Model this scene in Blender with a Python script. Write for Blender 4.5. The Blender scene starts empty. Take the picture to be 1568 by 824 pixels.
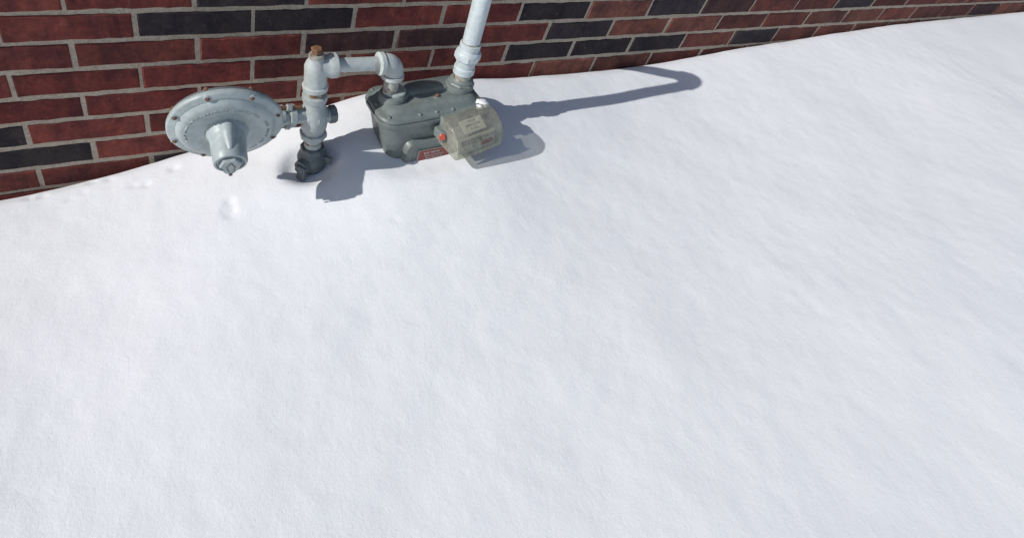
import bpy, bmesh, math, random
import numpy as np
from mathutils import Vector, Matrix, noise
random.seed(7)
S=bpy.context.scene
S.view_settings.view_transform='Standard'; S.view_settings.look='None'; S.view_settings.exposure=0
# ------------------------------------------------------------ camera
a,p,r=[math.radians(x) for x in (28.6,38.4,11.7)]
F=Vector((math.sin(a)*math.cos(p),math.cos(a)*math.cos(p),-math.sin(p)))
R0=Vector((math.cos(a),-math.sin(a),0)); U0=R0.cross(F)
R=R0*math.cos(r)+U0*math.sin(r); U=-R0*math.sin(r)+U0*math.cos(r)
cam=bpy.data.cameras.new("camera"); co=bpy.data.objects.new("camera",cam)
S.collection.objects.link(co); S.camera=co
m=Matrix((R,U,-F)).transposed().to_4x4(); m.translation=Vector((0.002,-1.130,0.553)); co.matrix_world=m
ZU,ZV,ZW=784,412,1568
cam.sensor_width=36; cam.lens=828/ZW*36; cam.shift_x=(ZU-566)/ZW; cam.shift_y=(209-ZV)/ZW
cam.clip_start=.02; cam.clip_end=500
# ------------------------------------------------------------ light
EL=math.radians(32); PH=math.radians(2.2)
d=Vector((math.cos(EL)*math.cos(PH),math.cos(EL)*math.sin(PH),-math.sin(EL)))
sl=bpy.data.lights.new("sun",'SUN'); sl.energy=3.8; sl.angle=math.radians(.5); sl.color=(1,.975,.935)
so=bpy.data.objects.new("sun",sl); S.collection.objects.link(so); so.location=(-3,-1,4)
so.rotation_euler=d.to_track_quat('-Z','Y').to_euler()
W=bpy.data.worlds.new("World"); S.world=W; W.use_nodes=True
nt=W.node_tree; nt.nodes.clear()
sk=nt.nodes.new('ShaderNodeTexSky'); sk.sky_type='NISHITA'; sk.sun_disc=False
sk.sun_elevation=EL; sk.sun_rotation=math.atan2(-math.cos(PH),-math.sin(PH))
bg=nt.nodes.new('ShaderNodeBackground'); bg.inputs[1].default_value=.102
wo=nt.nodes.new('ShaderNodeOutputWorld'); nt.links.new(sk.outputs[0],bg.inputs[0]); nt.links.new(bg.outputs[0],wo.inputs[0])

# ------------------------------------------------------------ materials
class M:
    def __init__(s,name):
        s.m=bpy.data.materials.new(name); s.m.use_nodes=True; s.n=s.m.node_tree.nodes; s.l=s.m.node_tree.links
        s.b=s.n['Principled BSDF']; s.tc=s.n.new('ShaderNodeTexCoord')
    def noise(s,scale,detail=4,rough=.6,vec=None,stretch=None):
        t=s.n.new('ShaderNodeTexNoise'); t.inputs['Scale'].default_value=scale; t.inputs['Detail'].default_value=detail; t.inputs['Roughness'].default_value=rough
        v=vec or s.tc.outputs['Object']
        if stretch:
            mp=s.n.new('ShaderNodeMapping'); mp.inputs['Scale'].default_value=stretch; s.l.new(v,mp.inputs[0]); v=mp.outputs[0]
        s.l.new(v,t.inputs['Vector']); return t.outputs['Fac']
    def ramp(s,fac,p0,p1,c0=(0,0,0),c1=(1,1,1)):
        t=s.n.new('ShaderNodeValToRGB'); e=t.color_ramp.elements
        e[0].position=p0; e[1].position=p1; e[0].color=(*c0,1); e[1].color=(*c1,1); s.l.new(fac,t.inputs[0]); return t.outputs[0]
    def mix(s,fac,A,B,mode='MIX'):
        t=s.n.new('ShaderNodeMix'); t.data_type='RGBA'; t.blend_type=mode
        for i,x in ((0,fac),(6,A),(7,B)):
            if isinstance(x,(int,float)): t.inputs[i].default_value=x
            elif isinstance(x,tuple): t.inputs[i].default_value=(*x,1)
            else: s.l.new(x,t.inputs[i])
        return t.outputs[2]
    def math(s,op,A,B=0.0):
        t=s.n.new('ShaderNodeMath'); t.operation=op
        for i,x in ((0,A),(1,B)):
            if isinstance(x,(int,float)): t.inputs[i].default_value=x
            else: s.l.new(x,t.inputs[i])
        return t.outputs[0]
    def bump(s,h,strength,dist,prev=None):
        t=s.n.new('ShaderNodeBump'); t.inputs['Strength'].default_value=strength; t.inputs['Distance'].default_value=dist
        s.l.new(h,t.inputs['Height'])
        if prev: s.l.new(prev,t.inputs['Normal'])
        s.l.new(t.outputs[0],s.b.inputs['Normal']); return t.outputs[0]
    def set(s,k,x):
        if isinstance(x,tuple): s.b.inputs[k].default_value=(*x,1)
        elif isinstance(x,(int,float)): s.b.inputs[k].default_value=x
        else: s.l.new(x,s.b.inputs[k])

def paint(name,c,rust=.0,rough=.5,dirt=.25,bump=.25):
    k=M(name)
    big=k.noise(9,4); fine=k.noise(70,5,.7)
    col=k.mix(k.ramp(big,.35,.7),tuple(x*(1-dirt) for x in c),c)
    col=k.mix(k.ramp(fine,.42,.62),col,k.mix(1.0,col,(.84,.84,.81),'MULTIPLY'))
    sp=k.noise(38,6,.75); 
    th=.74-.36*rust
    f=k.ramp(sp,th,th+.07)
    rc=k.mix(k.noise(160,2),(.10,.045,.022),(.26,.13,.07))
    col=k.mix(f,col,rc)
    k.set('Base Color',col)
    k.set('Roughness',k.math('ADD',k.math('MULTIPLY',fine,.25),rough-.1))
    k.bump(k.noise(180,3),bump,.0006)
    return k.m
mPipe=paint("pipe_paint",(.52,.565,.565),.2,.5)
mPipeR=paint("pipe_thread_rusty",(.42,.42,.38),.62,.65)
mPipeW=paint("riser_pipe_paint",(.57,.64,.67),.07,.42,.15)
mFit=paint("fitting_paint",(.42,.465,.465),.22,.5)
mReg=paint("regulator_paint",(.41,.47,.48),.05,.40,.18)
mMet=paint("meter_paint",(.195,.228,.220),.09,.40,.35)
mDark=paint("valve_paint",(.16,.185,.195),.15,.5)
mRust=paint("rusted_bolt",(.17,.09,.055),.55,.8)
mRustP=paint("rusted_plug",(.30,.15,.07),.8,.8)
def simple(name,c,rough=.5,metal=0.):
    k=M(name); f=k.noise(120,4); k.set('Base Color',k.mix(f,tuple(x*.8 for x in c),tuple(min(1,x*1.15) for x in c))); k.set('Roughness',rough); k.set('Metallic',metal); return k.m
mRed=simple("label_red",(.26,.055,.05)); mWhite=simple("label_white",(.55,.55,.50)); mBlk=simple("dial_black",(.02,.02,.02)); mSeal=simple("seal_red",(.42,.07,.045),.4)
mPlate=simple("index_plate",(.58,.58,.51),.5); mWire=simple("seal_wire",(.12,.12,.11),.4,.6); mSky=simple("label_grey",(.28,.29,.27))
k=M("clear_plastic")
tr=k.n.new('ShaderNodeBsdfTransparent'); tr.inputs[0].default_value=(.66,.66,.60,1)
k.set('Base Color',k.mix(k.noise(30,5),(.50,.50,.43),(.72,.72,.65))); k.set('Roughness',.08); k.b.inputs['IOR'].default_value=1.5
mx=k.n.new('ShaderNodeMixShader'); k.l.new(k.math('ADD',k.math('MULTIPLY',k.ramp(k.noise(22,5,.7),.35,.8),.28),.17),mx.inputs[0])
k.l.new(tr.outputs[0],mx.inputs[1]); k.l.new(k.b.outputs[0],mx.inputs[2]); k.l.new(mx.outputs[0],k.n['Material Output'].inputs[0]); mClr=k.m
# brick
k=M("brick"); at=k.n.new('ShaderNodeAttribute'); at.attribute_name='bcol'
v=k.noise(11,5,.7); sm=k.noise(80,5,.7); streak=k.noise(45,3,.7,stretch=(1.6,1,.8))
col=k.mix(k.ramp(v,.38,.62),at.outputs['Color'],k.mix(1.0,at.outputs['Color'],(.48,.48,.60),'MULTIPLY'))
col=k.mix(k.ramp(k.noise(19,5,.7),.5,.75),col,k.mix(1.0,col,(1.35,1.15,.95),'MULTIPLY'))
col=k.mix(k.ramp(sm,.3,.65),k.mix(1.0,col,(.60,.58,.58),'MULTIPLY'),col)
col=k.mix(k.math('MULTIPLY',k.ramp(k.noise(60,6,.8),.60,.70),.55),col,(.27,.20,.17))
k.set('Base Color',col); k.set('Roughness',.88); k.b.inputs['Specular IOR Level'].default_value=.25
n=k.bump(streak,.4,.0016); n=k.bump(sm,.6,.0014,n); mBrick=k.m
k=M("mortar"); k.set('Base Color',k.mix(k.ramp(k.noise(14,5),.3,.7),k.mix(k.ramp(k.noise(190,2,.8),.35,.65),(.30,.235,.175),(.55,.46,.36)),k.mix(k.ramp(k.noise(150,2,.8),.35,.65),(.38,.31,.24),(.58,.50,.41)))); k.set('Roughness',.95)
k.bump(k.noise(80,6,.8),.9,.004); mMort=k.m
# snow
k=M("snow"); k.set('Base Color',k.mix(k.ramp(k.noise(2.5,4),.3,.7),(.775,.795,.83),(.825,.84,.865)))
k.set('Roughness',.6); k.b.inputs['Specular IOR Level'].default_value=.25
n=k.bump(k.noise(14,4,.6),.16,.010); n=k.bump(k.noise(60,5,.7),.2,.004,n); k.bump(k.noise(260,4,.8),.4,.0014,n); mSnow=k.m

# ------------------------------------------------------------ mesh helpers
def empty(name,loc=(0,0,0)):
    e=bpy.data.objects.new(name,None); e.location=loc; e.empty_display_size=.05; S.collection.objects.link(e); return e
def mk(name,verts,faces,mat,parent=None,smooth=True,bevel=0,autos=40):
    me=bpy.data.meshes.new(name); me.from_pydata([tuple(v) for v in verts],[],faces); me.validate()
    bm=bmesh.new(); bm.from_mesh(me); bmesh.ops.recalc_face_normals(bm,faces=bm.faces)
    if smooth:
        for f in bm.faces: f.smooth=True
        lim=math.radians(autos)
        for e in bm.edges:
            if len(e.link_faces)==2 and e.calc_face_angle(0)>lim: e.smooth=False
    bm.to_mesh(me); bm.free()
    me.materials.append(mat); o=bpy.data.objects.new(name,me); S.collection.objects.link(o)
    if parent: o.parent=parent
    if bevel:
        b=o.modifiers.new("bev",'BEVEL'); b.width=bevel; b.segments=2; b.limit_method='ANGLE'; b.angle_limit=math.radians(35)
    return o
def frame(dr):
    dr=Vector(dr).normalized()
    ref=Vector((0,0,1)) if abs(dr.z)<.9 else Vector((0,1,0))
    u=ref.cross(dr).normalized(); return dr,u,dr.cross(u)
def lathe(name,prof,org,dr,mat,parent=None,segs=40,smooth=True,rot=0,autos=40,bevel=0):
    dr,u,w=frame(dr); org=Vector(org); V=[];Fc=[]
    for (rr,h) in prof:
        for i in range(segs):
            t=2*math.pi*i/segs+rot; V.append(org+dr*h+(u*math.cos(t)+w*math.sin(t))*rr)
    n=len(prof)
    for j in range(n-1):
        for i in range(segs):
            i2=(i+1)%segs; Fc.append((j*segs+i,j*segs+i2,(j+1)*segs+i2,(j+1)*segs+i))
    Fc.append(tuple(range(segs))[::-1]); Fc.append(tuple((n-1)*segs+i for i in range(segs)))
    return mk(name,V,Fc,mat,parent,smooth,bevel,autos)
def cyl(name,A,B,rad,mat,parent=None,ch=.0015,segs=32,**k):
    A=Vector(A);B=Vector(B);L=(B-A).length
    return lathe(name,[(rad-ch,0),(rad,ch),(rad,L-ch),(rad-ch,L)],A,B-A,mat,parent,segs,**k)
def hexn(name,A,B,rad,mat,parent=None,n=6,rot=.3):
    return cyl(name,A,B,rad,mat,parent,ch=.0025,segs=n,smooth=False,rot=rot)
def sweep(name,pts,radii,mat,parent=None,segs=28):
    pts=[Vector(q) for q in pts]; V=[];Fc=[]; pu=None
    for i,q in enumerate(pts):
        t=(pts[min(i+1,len(pts)-1)]-pts[max(i-1,0)]).normalized()
        if pu is None: _,pu,_=frame(t)
        u=(pu-t*pu.dot(t)).normalized(); pu=u; w=t.cross(u)
        for s in range(segs):
            an=2*math.pi*s/segs; V.append(q+(u*math.cos(an)+w*math.sin(an))*radii[i])
    for j in range(len(pts)-1):
        for i in range(segs):
            i2=(i+1)%segs; Fc.append((j*segs+i,j*segs+i2,(j+1)*segs+i2,(j+1)*segs+i))
    Fc.append(tuple(range(segs))[::-1]); Fc.append(tuple((len(pts)-1)*segs+i for i in range(segs)))
    return mk(name,V,Fc,mat,parent)
def rrect(cx,cy,hx,hy,rad,n=6):
    out=[]
    for (sx,sy,a0) in ((1,1,0),(-1,1,90),(-1,-1,180),(1,-1,270)):
        for i in range(n+1):
            t=math.radians(a0+90*i/n); out.append((cx+sx*(hx-rad)+rad*math.cos(t),cy+sy*(hy-rad)+rad*math.sin(t)))
    return out
def loft(name,secs,mat,parent=None,X=None,n=6,autos=35):
    V=[];Fc=[]
    for s in secs:
        ring=rrect(*s[1:],n=n); c=len(ring)
        for (x,y) in ring:
            q=Vector((x,y,s[0])); V.append(X@q if X else q)
    for j in range(len(secs)-1):
        for i in range(c):
            i2=(i+1)%c; Fc.append((j*c+i,j*c+i2,(j+1)*c+i2,(j+1)*c+i))
    Fc.append(tuple(range(c))[::-1]); Fc.append(tuple((len(secs)-1)*c+i for i in range(c)))
    return mk(name,V,Fc,mat,parent,autos=autos)
def box(name,c,h,mat,parent=None,X=None,bevel=.001):
    V=[Vector((c[0]+sx*h[0],c[1]+sy*h[1],c[2]+sz*h[2])) for sx in(-1,1) for sy in(-1,1) for sz in(-1,1)]
    if X: V=[X@v for v in V]
    Fc=[(0,1,3,2),(4,6,7,5),(0,4,5,1),(2,3,7,6),(0,2,6,4),(1,5,7,3)]
    return mk(name,V,Fc,mat,parent,False,bevel)
def text(name,body,size,X,mat,parent,ext=.0003):
    cu=bpy.data.curves.new(name,'FONT'); cu.body=body; cu.size=size; cu.extrude=ext; cu.align_x='CENTER'; cu.align_y='CENTER'; cu.resolution_u=2
    t=bpy.data.objects.new("tmp",cu); S.collection.objects.link(t); bpy.context.view_layer.update()
    me=bpy.data.meshes.new_from_object(t.evaluated_get(bpy.context.evaluated_depsgraph_get())); bpy.data.objects.remove(t)
    me.transform(X); me.materials.clear(); me.materials.append(mat)
    o=bpy.data.objects.new(name,me); S.collection.objects.link(o); o.parent=parent; return o
def arc(P0,P1,P2,n=10):
    P0,P1,P2=map(Vector,(P0,P1,P2)); c=P0+P2-P1
    return [c+(P0-c)*math.cos(t)+(P2-c)*math.sin(t) for t in [math.pi/2*i/n for i in range(n+1)]]

# ------------------------------------------------------------ brick wall
wall=empty("brick_wall")
L=.2545; CH=.0677; MT=.0105
dark={(1,0),(1,1),(1,4),(1,6),(1,7),(0,5.5),(2,1.5),(2,2.5),(2,4.5),(3,4),(3,5),(3,6),(5,-2),(6,-1.5),(-1,3),(0,.5),(3,8),(-2,5),(5,8)}
red={(2,-.5),(2,.5),(2,3.5),(2,5.5),(2,6.5),(1,-1),(1,2),(1,3),(1,5),(3,-2),(3,-1),(3,0),(3,1),(3,2),(3,7),(4,-1.5),(4,-.5),(4,.5),(4,4.5),(4,5.5),(5,-1),(5,0),(6,-.5),(7,-2),(7,-1),(4,1.5),(2,-1.5),(0,-1.5),(0,-.5)}
V=[];Fc=[];cols=[]
rng=random.Random(3)
for kk in range(-42,20):
    zc=-kk*CH; off=0 if kk%2 else .5
    if zc<-1.3: continue
    for n in range(-16,46):
        nn=n+off; x0=nn*L+MT/2; x1=(nn+1)*L-MT/2
        key=(kk,nn); 
        if key in dark: t=1
        elif key in red: t=0
        else: t=1 if rng.random()<.27 else 0
        if t:
            b=rng.uniform(.8,1.25); c=(.054*b,.043*b,.046*b)
            if rng.random()<.3: c=(.085*b,.040*b,.040*b)
        else:
            b=rng.uniform(.70,1.2); w=rng.random(); c=((.195+.05*w)*b,(.042+.027*w)*b,(.036+.016*w)*b)
            if x0>.9: c=(c[0]*.95,c[1]*1.3,c[2]*1.2)
        z0=zc-CH/2+MT/2;z1=zc+CH/2-MT/2
        j=lambda s=.0012: rng.uniform(-s,s)
        dy=j(.0012); x0+=j(.002);x1+=j(.002)
        e=.003
        nx=10
        xs=[x0+(x1-x0)*i/nx for i in range(nx+1)]
        rows=[]
        tj=[j(.0013) for _ in xs]; bj=[j(.0013) for _ in xs]; yj=[j(.0006) for _ in xs]
        for (ins,yy) in ((0,.03),(0,.003),(1,0.0)):
            ring_t=[];ring_b=[]
            for i,x in enumerate(xs):
                xi=x
                if ins: xi=min(max(x,x0+e),x1-e)
                ring_t.append((xi,dy+yy+(yj[i] if ins else 0),z1+tj[i]-e*ins)); ring_b.append((xi,dy+yy+(yj[i] if ins else 0),z0+bj[i]+e*ins))
            rows.append((ring_t,ring_b))
        idx=[]
        for rt,rb in rows:
            it=[len(V)+i for i in range(nx+1)]; V+=rt; ib=[len(V)+i for i in range(nx+1)]; V+=rb; idx.append((it,ib))
        f0=len(Fc)
        for q in (0,1):
            (ta,ba),(tb,bb)=idx[q],idx[q+1]
            for i in range(nx):
                Fc.append((ta[i],ta[i+1],tb[i+1],tb[i])); Fc.append((ba[i+1],ba[i],bb[i],bb[i+1]))
            Fc.append((ta[0],tb[0],bb[0],ba[0])); Fc.append((ta[-1],ba[-1],bb[-1],tb[-1]))
        t2,b2=idx[2]
        for i in range(nx): Fc.append((t2[i],t2[i+1],b2[i+1],b2[i]))
        cols+= [c]*(len(Fc)-f0)
me=bpy.data.meshes.new("bricks"); me.from_pydata(V,[],Fc)
ca=me.attributes.new('bcol','FLOAT_COLOR','FACE'); ca.data.foreach_set('color',np.array([(c[0],c[1],c[2],1) for c in cols],dtype=np.float32).ravel())
me.materials.append(mBrick); bo=bpy.data.objects.new("bricks",me); S.collection.objects.link(bo); bo.parent=wall
bm=bmesh.new(); bm.from_mesh(me); bmesh.ops.recalc_face_normals(bm,faces=bm.faces); bm.to_mesh(me); bm.free()
xa,xb=-16*L,46.5*L
def rec(x,z): return .0030+.0014*noise.noise(Vector((x*22,z*22,0)))+.0008*noise.noise(Vector((x*90,z*90,5)))
nxs=900; zs=np.linspace(-1.3,2.9,400); xs=np.linspace(xa,xb,nxs+1)
V=[(x,rec(x,z),z) for z in zs for x in xs]; w=nxs+1
Fc=[(j*w+i,j*w+i+1,(j+1)*w+i+1,(j+1)*w+i) for j in range(len(zs)-1) for i in range(nxs)]
mk("mortar",V,Fc,mMort,wall)
box("wall_core",((xa+xb)/2,.13,.8),((xb-xa)/2,.095,2.1),mMort,wall,bevel=0)

# ------------------------------------------------------------ snow
KX=[-60,-6,-2,-1,-.345,-.127,.03,.25,.518,.732,1.06,1.385,1.68,2.11,3,5,12,60]
KZ=[-.7,-.62,-.59,-.56,-.508,-.476,-.438,-.378,-.290,-.256,-.272,-.278,-.266,-.228,-.17,-.12,-.1,-.1]
gx=np.linspace(-60,60,12001); gz=np.interp(gx,KX,KZ); ker=np.hanning(33); ker/=ker.sum(); gz=np.convolve(np.pad(gz,16,'edge'),ker,'valid')
def sst(t): t=min(1,max(0,t)); return t*t*(3-2*t)
def dep(x,y,cx,cy,rx,ry,dz): 
    q=((x-cx)/rx)**2+((y-cy)/ry)**2
    return -dz*math.exp(-q*q) if q<4 else 0
def snow_h(x,y):
    dd=max(0,-y); sA=-.03+.15*sst((x+.05)/.8); zn=float(np.interp(x,gx,gz))-sA*dd
    xx=max(-3,min(4,x))
    zf=-.420+.070*xx-.04*min(dd,4)
    t=sst((dd-.12)/.85)
    z=zn*(1-t)+zf*t
    if dd<8 and abs(x)<12:
        z+=.007*noise.noise(Vector((x*1.6,y*2.0,1)))*min(1,dd*4+.3)+.0022*noise.noise(Vector((x*7,y*9,4)))+.0007*noise.noise(Vector((x*26,y*30,9)))
        z+=dep(x,y,.365,-.195,.065,.058,.030)
        z+=dep(x,y,.665,-.215,.165,.105,.024)
        z-=.010*math.exp(-((y+.012+.008*noise.noise(Vector((x*9,3,3))))/.02)**2)
        for (cx,cy,rx,ry,dz) in ((.153,-.262,.017,.022,.0035),(.160,-.238,.012,.014,.0025),(-.02,-.10,.014,.008,.003),(-.045,-.09,.012,.008,.0024),(-.14,-.03,.014,.009,.003),(-.19,-.075,.012,.007,.0022),(-.16,-.065,.010,.006,.0022),(-.25,-.04,.013,.008,.003),(-.1,-.04,.012,.009,.003),(-.28,-.035,.010,.009,.003),(.50,-.42,.007,.005,.002),(.05,-.07,.013,.010,.003)):
            if abs(x-cx)<.1 and abs(y-cy)<.1: z+=dep(x,y,cx,cy,rx,ry,dz*(1+.8*noise.noise(Vector((x*90,y*90,2)))))
    if dd<.014: z-=.035*(1-dd/.014)
    return z
xs=list(np.arange(-.9,3.2,.0075)); s=.0075; x=xs[-1]
while x<60: s*=1.12; x+=s; xs.append(x)
s=.0075; x=-.9; lf=[]
while x>-60: s*=1.15; x-=s; lf.append(x)
xs=lf[::-1]+xs
ys=[-.0005,-.004,-.008,-.012,-.016,-.021,-.027]; s=.0065;y=-.027
while y>-60:
    if y<-1.0: s*=1.1
    y-=s; ys.append(y)
V=[(x,y,snow_h(x,y)) for y in ys for x in xs]; w=len(xs)
Fc=[(j*w+i,(j+1)*w+i,(j+1)*w+i+1,j*w+i+1) for j in range(len(ys)-1) for i in range(w-1)]
sn=mk("snow_ground",V,Fc,mSnow,None,True,0,180)

# ------------------------------------------------------------ riser + horizontal pipe
gp=empty("gas_pipe")
Yp=-.18
def RX(z): return .372-.065*(z+.355)
def rp(z): return (RX(z),Yp,z)
up=Vector((-.065,0,1)).normalized()
sweep("nipple_lower",[rp(-.36),rp(-.26)],[.0215,.0215],mPipe,gp)
cyl("thread_lower",rp(-.300),rp(-.292),.0225,mPipeR,gp)
lathe("body_socket",[(.022,0),(.029,.003),(.030,.018),(.027,.022),(.0275,.03),(.031,.034),(.033,.05),(.033,.075),(.030,.088),(.026,.094),(.0255,.112),(.029,.115),(.029,.128),(.025,.131)],rp(-.285),up,mFit,gp,40)
hexn("union_hex",rp(-.280),rp(-.264),.0335,mFit,gp,8)
hexn("union_hex_top",rp(-.222),rp(-.207),.0345,mFit,gp,8,.1)
ax=Vector((1,0,.05)).normalized(); b0=Vector(rp(-.222))
cyl("side_boss",b0,b0+ax*.040,.019,mFit,gp)
hexn("side_plug",b0+ax*.036,b0+ax*.054,.0225,mDark,gp,8)
cyl("nipple_upper",rp(-.16),rp(-.12),.0215,mPipeR,gp)
lathe("tee",[(.024,0),(.029,.002),(.030,.012),(.026,.015),(.0255,.05),(.026,.062),(.022,.072),(.018,.078),(.017,.084)],rp(-.142),up,mPipe,gp,40)
T=Vector(rp(-.083))
plug=Vector(rp(-.062))
cyl("plug_collar",plug,plug+up*.012,.017,mPipeR,gp)
hexn("plug_square",plug+up*.012,plug+up*.022,.0115,mRustP,gp,6)
hexn("plug_head",plug+up*.022,plug+up*.027,.0135,mRustP,gp,6)
hz=Vector((1,0,.01)).normalized()
lathe("tee_arm",[(.024,0),(.0235,.012),(.0255,.022),(.028,.026),(.0285,.040),(.026,.043),(.019,.0435)],T+hz*.005,hz,mPipe,gp,40)
E=Vector((.545,Yp,-.086))
cyl("crossover_pipe",T+hz*.04,E-hz*.03,.0165,mPipe,gp)
cyl("crossover_thread",E-hz*.058,E-hz*.045,.0172,mPipeR,gp)
cyl("crossover_thread_near",T+hz*.046,T+hz*.052,.0172,mPipeR,gp)
dn=Vector((.06,0,-1)).normalized()
A=E-hz*.042
pts=[A,A+hz*.002,A+hz*.012,A+hz*.0121]; rad=[.021,.0275,.0275,.0235]
cB=arc(A+hz*.0125,E,E+dn*.0295,12)
pts+=cB; rad+=[.0235+.0025*math.sin(math.pi*i/12) for i in range(13)]
pts+=[E+dn*.0300,E+dn*.040,E+dn*.0415]; rad+=[.0275,.0275,.022]
sweep("elbow",pts,rad,mPipe,gp,36)
cyl("elbow_nipple",E+dn*.038,E+dn*.085,.0185,mPipeR,gp)
# ------------------------------------------------------------ shut-off valve
sv=empty("gas_shutoff_valve")
vb=Vector(rp(-.352))
lathe("valve_body",[(.018,-.07),(.022,-.055),(.026,-.045),(.031,-.03),(.037,-.012),(.038,.006),(.033,.018),(.028,.026),(.0275,.040),(.0225,.042)],vb,up,mDark,sv,36)
hexn("valve_neck",vb+up*.024,vb+up*.040,.031,mDark,sv,8)
va=Vector((-.80,-.6,-.12)).normalized()
lathe("valve_core",[(.024,.0),(.026,.01),(.022,.03),(.020,.034),(.020,.046),(.013,.047)],vb,va,mDark,sv,28)
hexn("core_nut",vb+va*.044,vb+va*.056,.014,mDark,sv)
box("lock_wing",(0,0,0),(.004,.012,.024),mDark,sv,Matrix.Translation(vb+va*.056+Vector((.008,0,-.012)))@Matrix.Rotation(.5,4,'Z'),.002)
lathe("valve_ear",[(.020,0),(.022,.01),(.016,.02),(.012,.024)],vb+Vector((0,0,-.004)),(.8,-.55,.1),mDark,sv,24)
box("lock_tab",(0,0,0),(.014,.004,.010),mDark,sv,Matrix.Translation(vb+Vector((.028,-.026,.01)))@Matrix.Rotation(-.5,4,'Z'),.002)
hexn("core_bolt",vb+Vector((.8,-.55,.1)).normalized()*.022,vb+Vector((.8,-.55,.1)).normalized()*.034,.010,mRust,sv)

# ------------------------------------------------------------ regulator
rg=empty("gas_regulator")
N=Vector((-.072,-.950,-.30)).normalized(); Cc=Vector((.150,-.25,-.167))
RR=.117
lathe("case_front",[(RR-.002,-.010),(RR,-.008),(RR,.0),(RR-.003,.003),(.101,.003),(.099,.005),(.095,.011),(.088,.0145),(.074,.016),(.062,.013),(.055,.011),(.046,.012),(.036,.017),(.02,.02)],Cc,N,mReg,rg,96,autos=50)
lathe("case_back",[(RR-.004,-.011),(RR-.004,-.016),(.103,-.017),(.097,-.024),(.075,-.034),(.045,-.040),(.030,-.044),(.028,-.075)],Cc,N,mDark,rg,72,autos=50)
_,u,w=frame(N)
for i in range(8):
    t=math.radians(i*45+20); q=Cc+(u*math.cos(t)+w*math.sin(t))*.1085
    hexn("flange_bolt_%d"%i,q+N*.002,q+N*.007,.0055,mRust,rg)
    cyl("flange_nut_%d"%i,q-N*.022,q-N*.012,.006,mRust,rg,segs=8)
    cyl("bolt_pad_%d"%i,q-N*.006,q+N*.0042,.0085,mReg,rg,segs=20)
lathe("spring_case",[(.046,.0),(.044,.016),(.039,.024),(.0365,.034),(.0345,.070),(.034,.084),(.032,.088),(.028,.0885),(.0275,.084),(.001,.084)],Cc,N,mReg,rg,48,autos=35)
wd=Vector((0,0,1)); wd=(wd-N*wd.dot(N)).normalized(); sd=wd.cross(N).normalized()
lathe("case_rib",[(.016,.0),(.015,.03),(.012,.05),(.006,.074)],Cc+wd*.030,N,mReg,rg,24)
hexn("seal_cap",Cc+N*.082,Cc+N*.094,.023,mReg,rg,6,.2)
cyl("vent_boss",Cc-wd*.036+N*.004,Cc-wd*.036+N*.084,.014,mReg,rg)
q=Cc+N*.095
wp=[q+wd*.012,q-wd*.004-sd*.009,q-wd*.020-sd*.004,q-wd*.032,q-wd*.020+sd*.006,q-wd*.004+sd*.008,q+wd*.012]
sweep("seal_wire",wp,[.0008]*7,mWire,rg,8)
lathe("wire_seal",[(.001,-.002),(.004,-.001),(.004,.001),(.001,.002)],q-wd*.032,N,mWire,rg,16)
def ring_text(s,rad,a0,step,size):
    for i,ch in enumerate(s):
        if ch==' ': continue
        t=math.radians(a0+step*i); er=sd*math.sin(t)+wd*math.cos(t); et=N.cross(er).normalized()
        if et.dot(sd*math.cos(t)-wd*math.sin(t))<0: et=-et
        X=Matrix((et,er,et.cross(er))).transposed().to_4x4(); X.translation=Cc+er*rad+N*(.0155 if rad>.07 else .0130)
        text("lettering",ch,size,X,mReg,rg,.0009)
ring_text("PRESSURE REGULATOR",.077,-38,5.2,.0105)
ring_text("MAX INLET 125 PSI",.082,68,4.6,.0085); ring_text("SERVICE TYPE",.068,76,5.2,.008)
ring_text("VENT DOWN ONLY",.081,-105,4.6,.0085); ring_text("ORIFICE 1/4",.067,-98,5.4,.008)
hb=Vector((.150,-.185,-.195))
lathe("valve_throat",[(.030,-.02),(.036,-.01),(.038,.02),(.034,.05),(.027,.075),(.025,.10)],hb,(1,0,-.09),mDark,rg,32)
lathe("throat_union",[(.022,0),(.0265,.002),(.0265,.02),(.021,.022),(.021,.032),(.0275,.034),(.0275,.046),(.020,.05),(.020,.075)],Vector((.268,Yp-.003,-.207)),(1,0,-.06),mFit,rg,8,smooth=False)
for s1 in (1,-1):
    cyl("union_bolt",Vector((.270,Yp-.008,-.207+.026*s1)),Vector((.330,Yp-.008,-.210+.026*s1)),.005,mRust,rg,segs=8)
    cyl("union_bolt_head",Vector((.292,Yp-.008,-.207+.026*s1)),Vector((.305,Yp-.008,-.210+.026*s1)),.009,mFit,rg,segs=6,smooth=False)

# ------------------------------------------------------------ gas meter
gm=empty("gas_meter")
X=Matrix.Translation(Vector((.652,-.183,-.205)))@Matrix.Rotation(math.radians(-4),4,'Y')@Matrix.Rotation(math.radians(1),4,'X')
loft("body",[(-.26,.008,0,.100,.060,.03),(-.15,.006,0,.110,.064,.034),(-.10,.004,0,.119,.067,.036),(-.03,0,0,.130,.069,.036),(-.012,0,0,.134,.069,.036)],mMet,gm,X,8)
loft("flange",[(-.016,0,0,.138,.070,.040),(-.012,0,0,.143,.075,.042),(-.002,0,0,.145,.077,.043),(.000,0,0,.144,.076,.042)],mMet,gm,X,10)
loft("top_cover",[(.001,0,0,.142,.074,.042),(.007,0,0,.143,.075,.042),(.012,0,0,.140,.072,.040),(.015,0,0,.130,.063,.034),(.017,0,0,.126,.059,.032),(.024,0,0,.119,.054,.030),(.027,0,0,.110,.046,.026)],mMet,gm,X,10)
loft("gallery",[(.024,0,.020,.112,.026,.024),(.034,0,.020,.108,.023,.022),(.037,0,.020,.100,.017,.016)],mMet,gm,X,10)
up4=(X.to_3x3()@Vector((0,0,1)))
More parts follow.
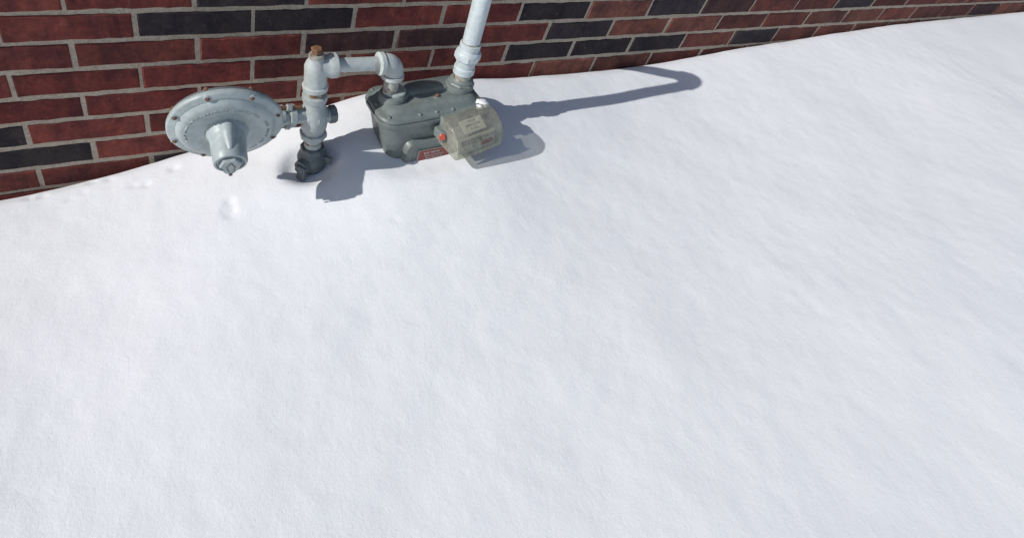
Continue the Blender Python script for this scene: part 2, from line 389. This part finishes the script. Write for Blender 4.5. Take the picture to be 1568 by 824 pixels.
for sx in (-1,1):
    c=X@Vector((sx*.091,.003,.02))
    lathe("port_boss",[(.036,-.004),(.035,.012),(.032,.020),(.029,.021)],c,up4,mMet,gm,36)
for i,(x,y) in enumerate(((-.122,-.056),(-.045,-.064),(.045,-.064),(.122,-.056),(-.132,0),(.132,0),(0,-.064),(.02,-.022),(-.122,.056),(.122,.056))):
    c=X@Vector((x,y,.010 if abs(y)>.03 or abs(x)>.1 else .026)); hexn("cover_screw_%d"%i,c,c+up4*.008,.0055,mRust if i in (3,7) else mMet,gm)
    cyl("screw_pad_%d"%i,c-up4*.012,c+up4*.002,.0105,mMet,gm,segs=18)
Xf=X@Matrix.Translation((.012,-.058,-.108))@Matrix.Rotation(math.radians(90),4,'X')
loft("front_pan",[(-.01,0,0,.090,.050,.024),(.014,0,0,.088,.048,.024),(.024,0,0,.082,.042,.020),(.026,0,0,.068,.032,.014),(.0235,0,0,.066,.030,.013)],mMet,gm,Xf,8)
Xb=Xf@Matrix.Translation((-.004,-.001,.0255))
box("badge_plate",(0,0,0),(.044,.017,.0012),mRed,gm,Xb,.0004)
box("badge_rim",(0,0,-.0006),(.047,.020,.0010),mSky,gm,Xb,.0004)
text("badge_text","GAS  METER",.0085,Xb@Matrix.Translation((-.008,.008,.0016)),mWhite,gm)
for j,sx in enumerate(("CLASS 250  MAOP 5 PSI","SERIAL 0482 6613 05")): text("badge_small_%d"%j,sx,.0052,Xb@Matrix.Translation((0,-.001-.008*j,.0016)),mWhite,gm)
# index housing + clear cover
IX=X@Matrix.Translation((.076,-.074,-.002))@Matrix.Rotation(math.radians(-4),4,'Y')@Matrix.Rotation(math.radians(7),4,'Z')
box("index_base",(0,.004,-.028),(.068,.008,.044),mMet,gm,IX,.004)
prof=[(-.001,.015),(-.028,.016),(-.048,.011),(-.064,.000),(-.076,-.014),(-.080,-.027),(-.080,-.059),(-.075,-.064),(-.001,-.064)]
hx=.070
V=[]
for x,s in ((-hx,.95),(-hx+.004,1),(-.3*hx,1.03),(.3*hx,1.03),(hx-.004,1),(hx,.95)):
    for (y,z) in prof: V.append(IX@Vector((x,y*(s if y<-.01 else 1),(z+.03)*s-.03)))
n=len(prof);Fc=[]
for a_ in range(5):
    for b_ in range(n-1): Fc.append((a_*n+b_,a_*n+b_+1,(a_+1)*n+b_+1,(a_+1)*n+b_))
Fc.append(tuple(range(n))); Fc.append(tuple(5*n+i for i in range(n))[::-1])
mk("clear_cover",V,Fc,mClr,gm,autos=60,bevel=.003)
Xi=IX@Matrix.Translation((0,-.062,-.040))@Matrix.Rotation(math.radians(74),4,'X')
box("index_face",(0,0,-.002),(.056,.020,.002),mPlate,gm,Xi,.001)
box("odometer",(-.014,.007,.0005),(.030,.0062,.0012),mBlk,gm,Xi,.0003)
text("odometer_digits","0 4 8 2 6",.0095,Xi@Matrix.Translation((-.014,.007,.0019)),mWhite,gm)
text("index_units","CUBIC FEET",.0065,Xi@Matrix.Translation((.036,.009,.0010)),mBlk,gm)
for sx in (-.036,-.008): lathe("test_dial",[(.0085,0),(.0085,.001),(.0075,.0012)],Xi@Vector((sx,-.0095,0)),Xi.to_3x3()@Vector((0,0,1)),mWhite,gm,20); box("dial_hand",(0,0,0),(.0006,.005,.0004),mBlk,gm,Xi@Matrix.Translation((sx,-.0075,.0016))@Matrix.Rotation(.6,4,'Z'),0)
box("pink_label",(.032,-.008,.0006),(.018,.006,.0006),mRed,gm,Xi,0)
Xt=IX@Matrix.Translation((.002,-.034,-.006))@Matrix.Rotation(math.radians(24),4,'X')
box("index_top_plate",(0,0,0),(.032,.018,.0012),mPlate,gm,Xt,.0005)
for j in range(3): text("top_text_%d"%j,("7 3 1 8","TEMP COMP","R 12 B")[j],.008,Xt@Matrix.Translation((0,.010-.010*j,.0016)),mBlk,gm)
box("index_frame",(0,-.029,-.042),(.054,.026,.018),mSky,gm,IX,.002)
sq=IX@Vector((-.080,-.026,-.020)); sdv=IX.to_3x3()@Vector((-.5,-.8,.3))
lathe("seal_boss",[(.013,-.012),(.013,0),(.011,.001)],sq,sdv,mMet,gm,24)
lathe("red_seal",[(.009,0),(.009,.004),(.007,.006),(.001,.006)],sq,sdv,mSeal,gm,24)
box("seal_bracket",(-.072,-.010,-.024),(.012,.016,.014),mMet,gm,IX,.003)
nl=Vector((.564,-.18,-.183)); 
hexn("inlet_swivel_nut",nl-up4*.016,nl+up4*.012,.0345,mDark,gm,8,.2)
cyl("inlet_collar",nl+up4*.010,nl+up4*.020,.027,mFit,gm)
no=Vector((.747,-.18,-.166))
hexn("outlet_swivel_nut",no-up4*.014,no+up4*.014,.0345,mMet,gm,8,.2)
lathe("outlet_collar",[(.030,0),(.030,.006),(.024,.010),(.0225,.012)],no+up4*.012,up4,mMet,gm,32)
def lump(name,c,rx,ry,rz,seed):
    V=[];Fc=[];A=22;B=8
    for j in range(B):
        f=j/(B-1)
        for i in range(A):
            t=2*math.pi*i/A; rr=max(.02,math.cos(f*math.pi/2))*(1+.35*noise.noise(Vector((math.cos(t)*1.6,math.sin(t)*1.6,seed+f))))
            V.append(c+Vector((rx*rr*math.cos(t),ry*rr*math.sin(t),rz*math.sin(f*math.pi/2)*(1+.15*noise.noise(Vector((math.cos(t)*2,math.sin(t)*2,seed+f*2)))))))
    for j in range(B-1):
        for i in range(A): Fc.append((j*A+i,j*A+(i+1)%A,(j+1)*A+(i+1)%A,(j+1)*A+i))
    Fc.append(tuple((B-1)*A+i for i in range(A)))
    mk(name,V,Fc,mSnow,gm,autos=180)
lump("snow_patch",X@Vector((.132,-.058,.010)),.020,.018,.010,1)
lump("snow_patch_b",X@Vector((.118,-.070,.012)),.013,.010,.006,5)
# ------------------------------------------------------------ outlet riser
g2=empty("gas_pipe")
def op(z): return Vector((.747-.055*(z+.17),-.18,z))
upo=(op(1)-op(0)).normalized()
cyl("outlet_nipple",op(-.16),op(-.11),.0215,mPipeR,g2)
lathe("union",[(.022,0),(.0265,.002),(.0265,.018),(.024,.020),(.0245,.040),(.030,.043),(.031,.060),(.029,.064),(.0245,.066),(.0235,.072),(.0255,.074),(.0255,.084),(.022,.086)],op(-.130),upo,mPipeW,g2,36)
hexn("union_nut",op(-.088),op(-.070),.0325,mPipeW,g2,8)
cyl("pipe_thread",op(-.052),op(-.040),.0225,mPipeR,g2)
cyl("vertical_pipe",op(-.05),op(.34),.0215,mPipeW,g2)
e0=op(.34); H0=Vector((0,.66,-.75)).normalized()
pts=[op(.325),op(.327),op(.340)]+[e0+Vector((0,.020-.020*math.cos(t),.020*math.sin(t))) for t in [math.radians(135)*i/12 for i in range(1,13)]]
sweep("top_elbow",pts+[pts[-1]+H0*.014],[.022,.0265]+[.0245]*13+[.0265],mPipeW,g2)
cyl("wall_pipe",pts[-1],pts[-1]+H0*.22,.0215,mPipeW,g2)
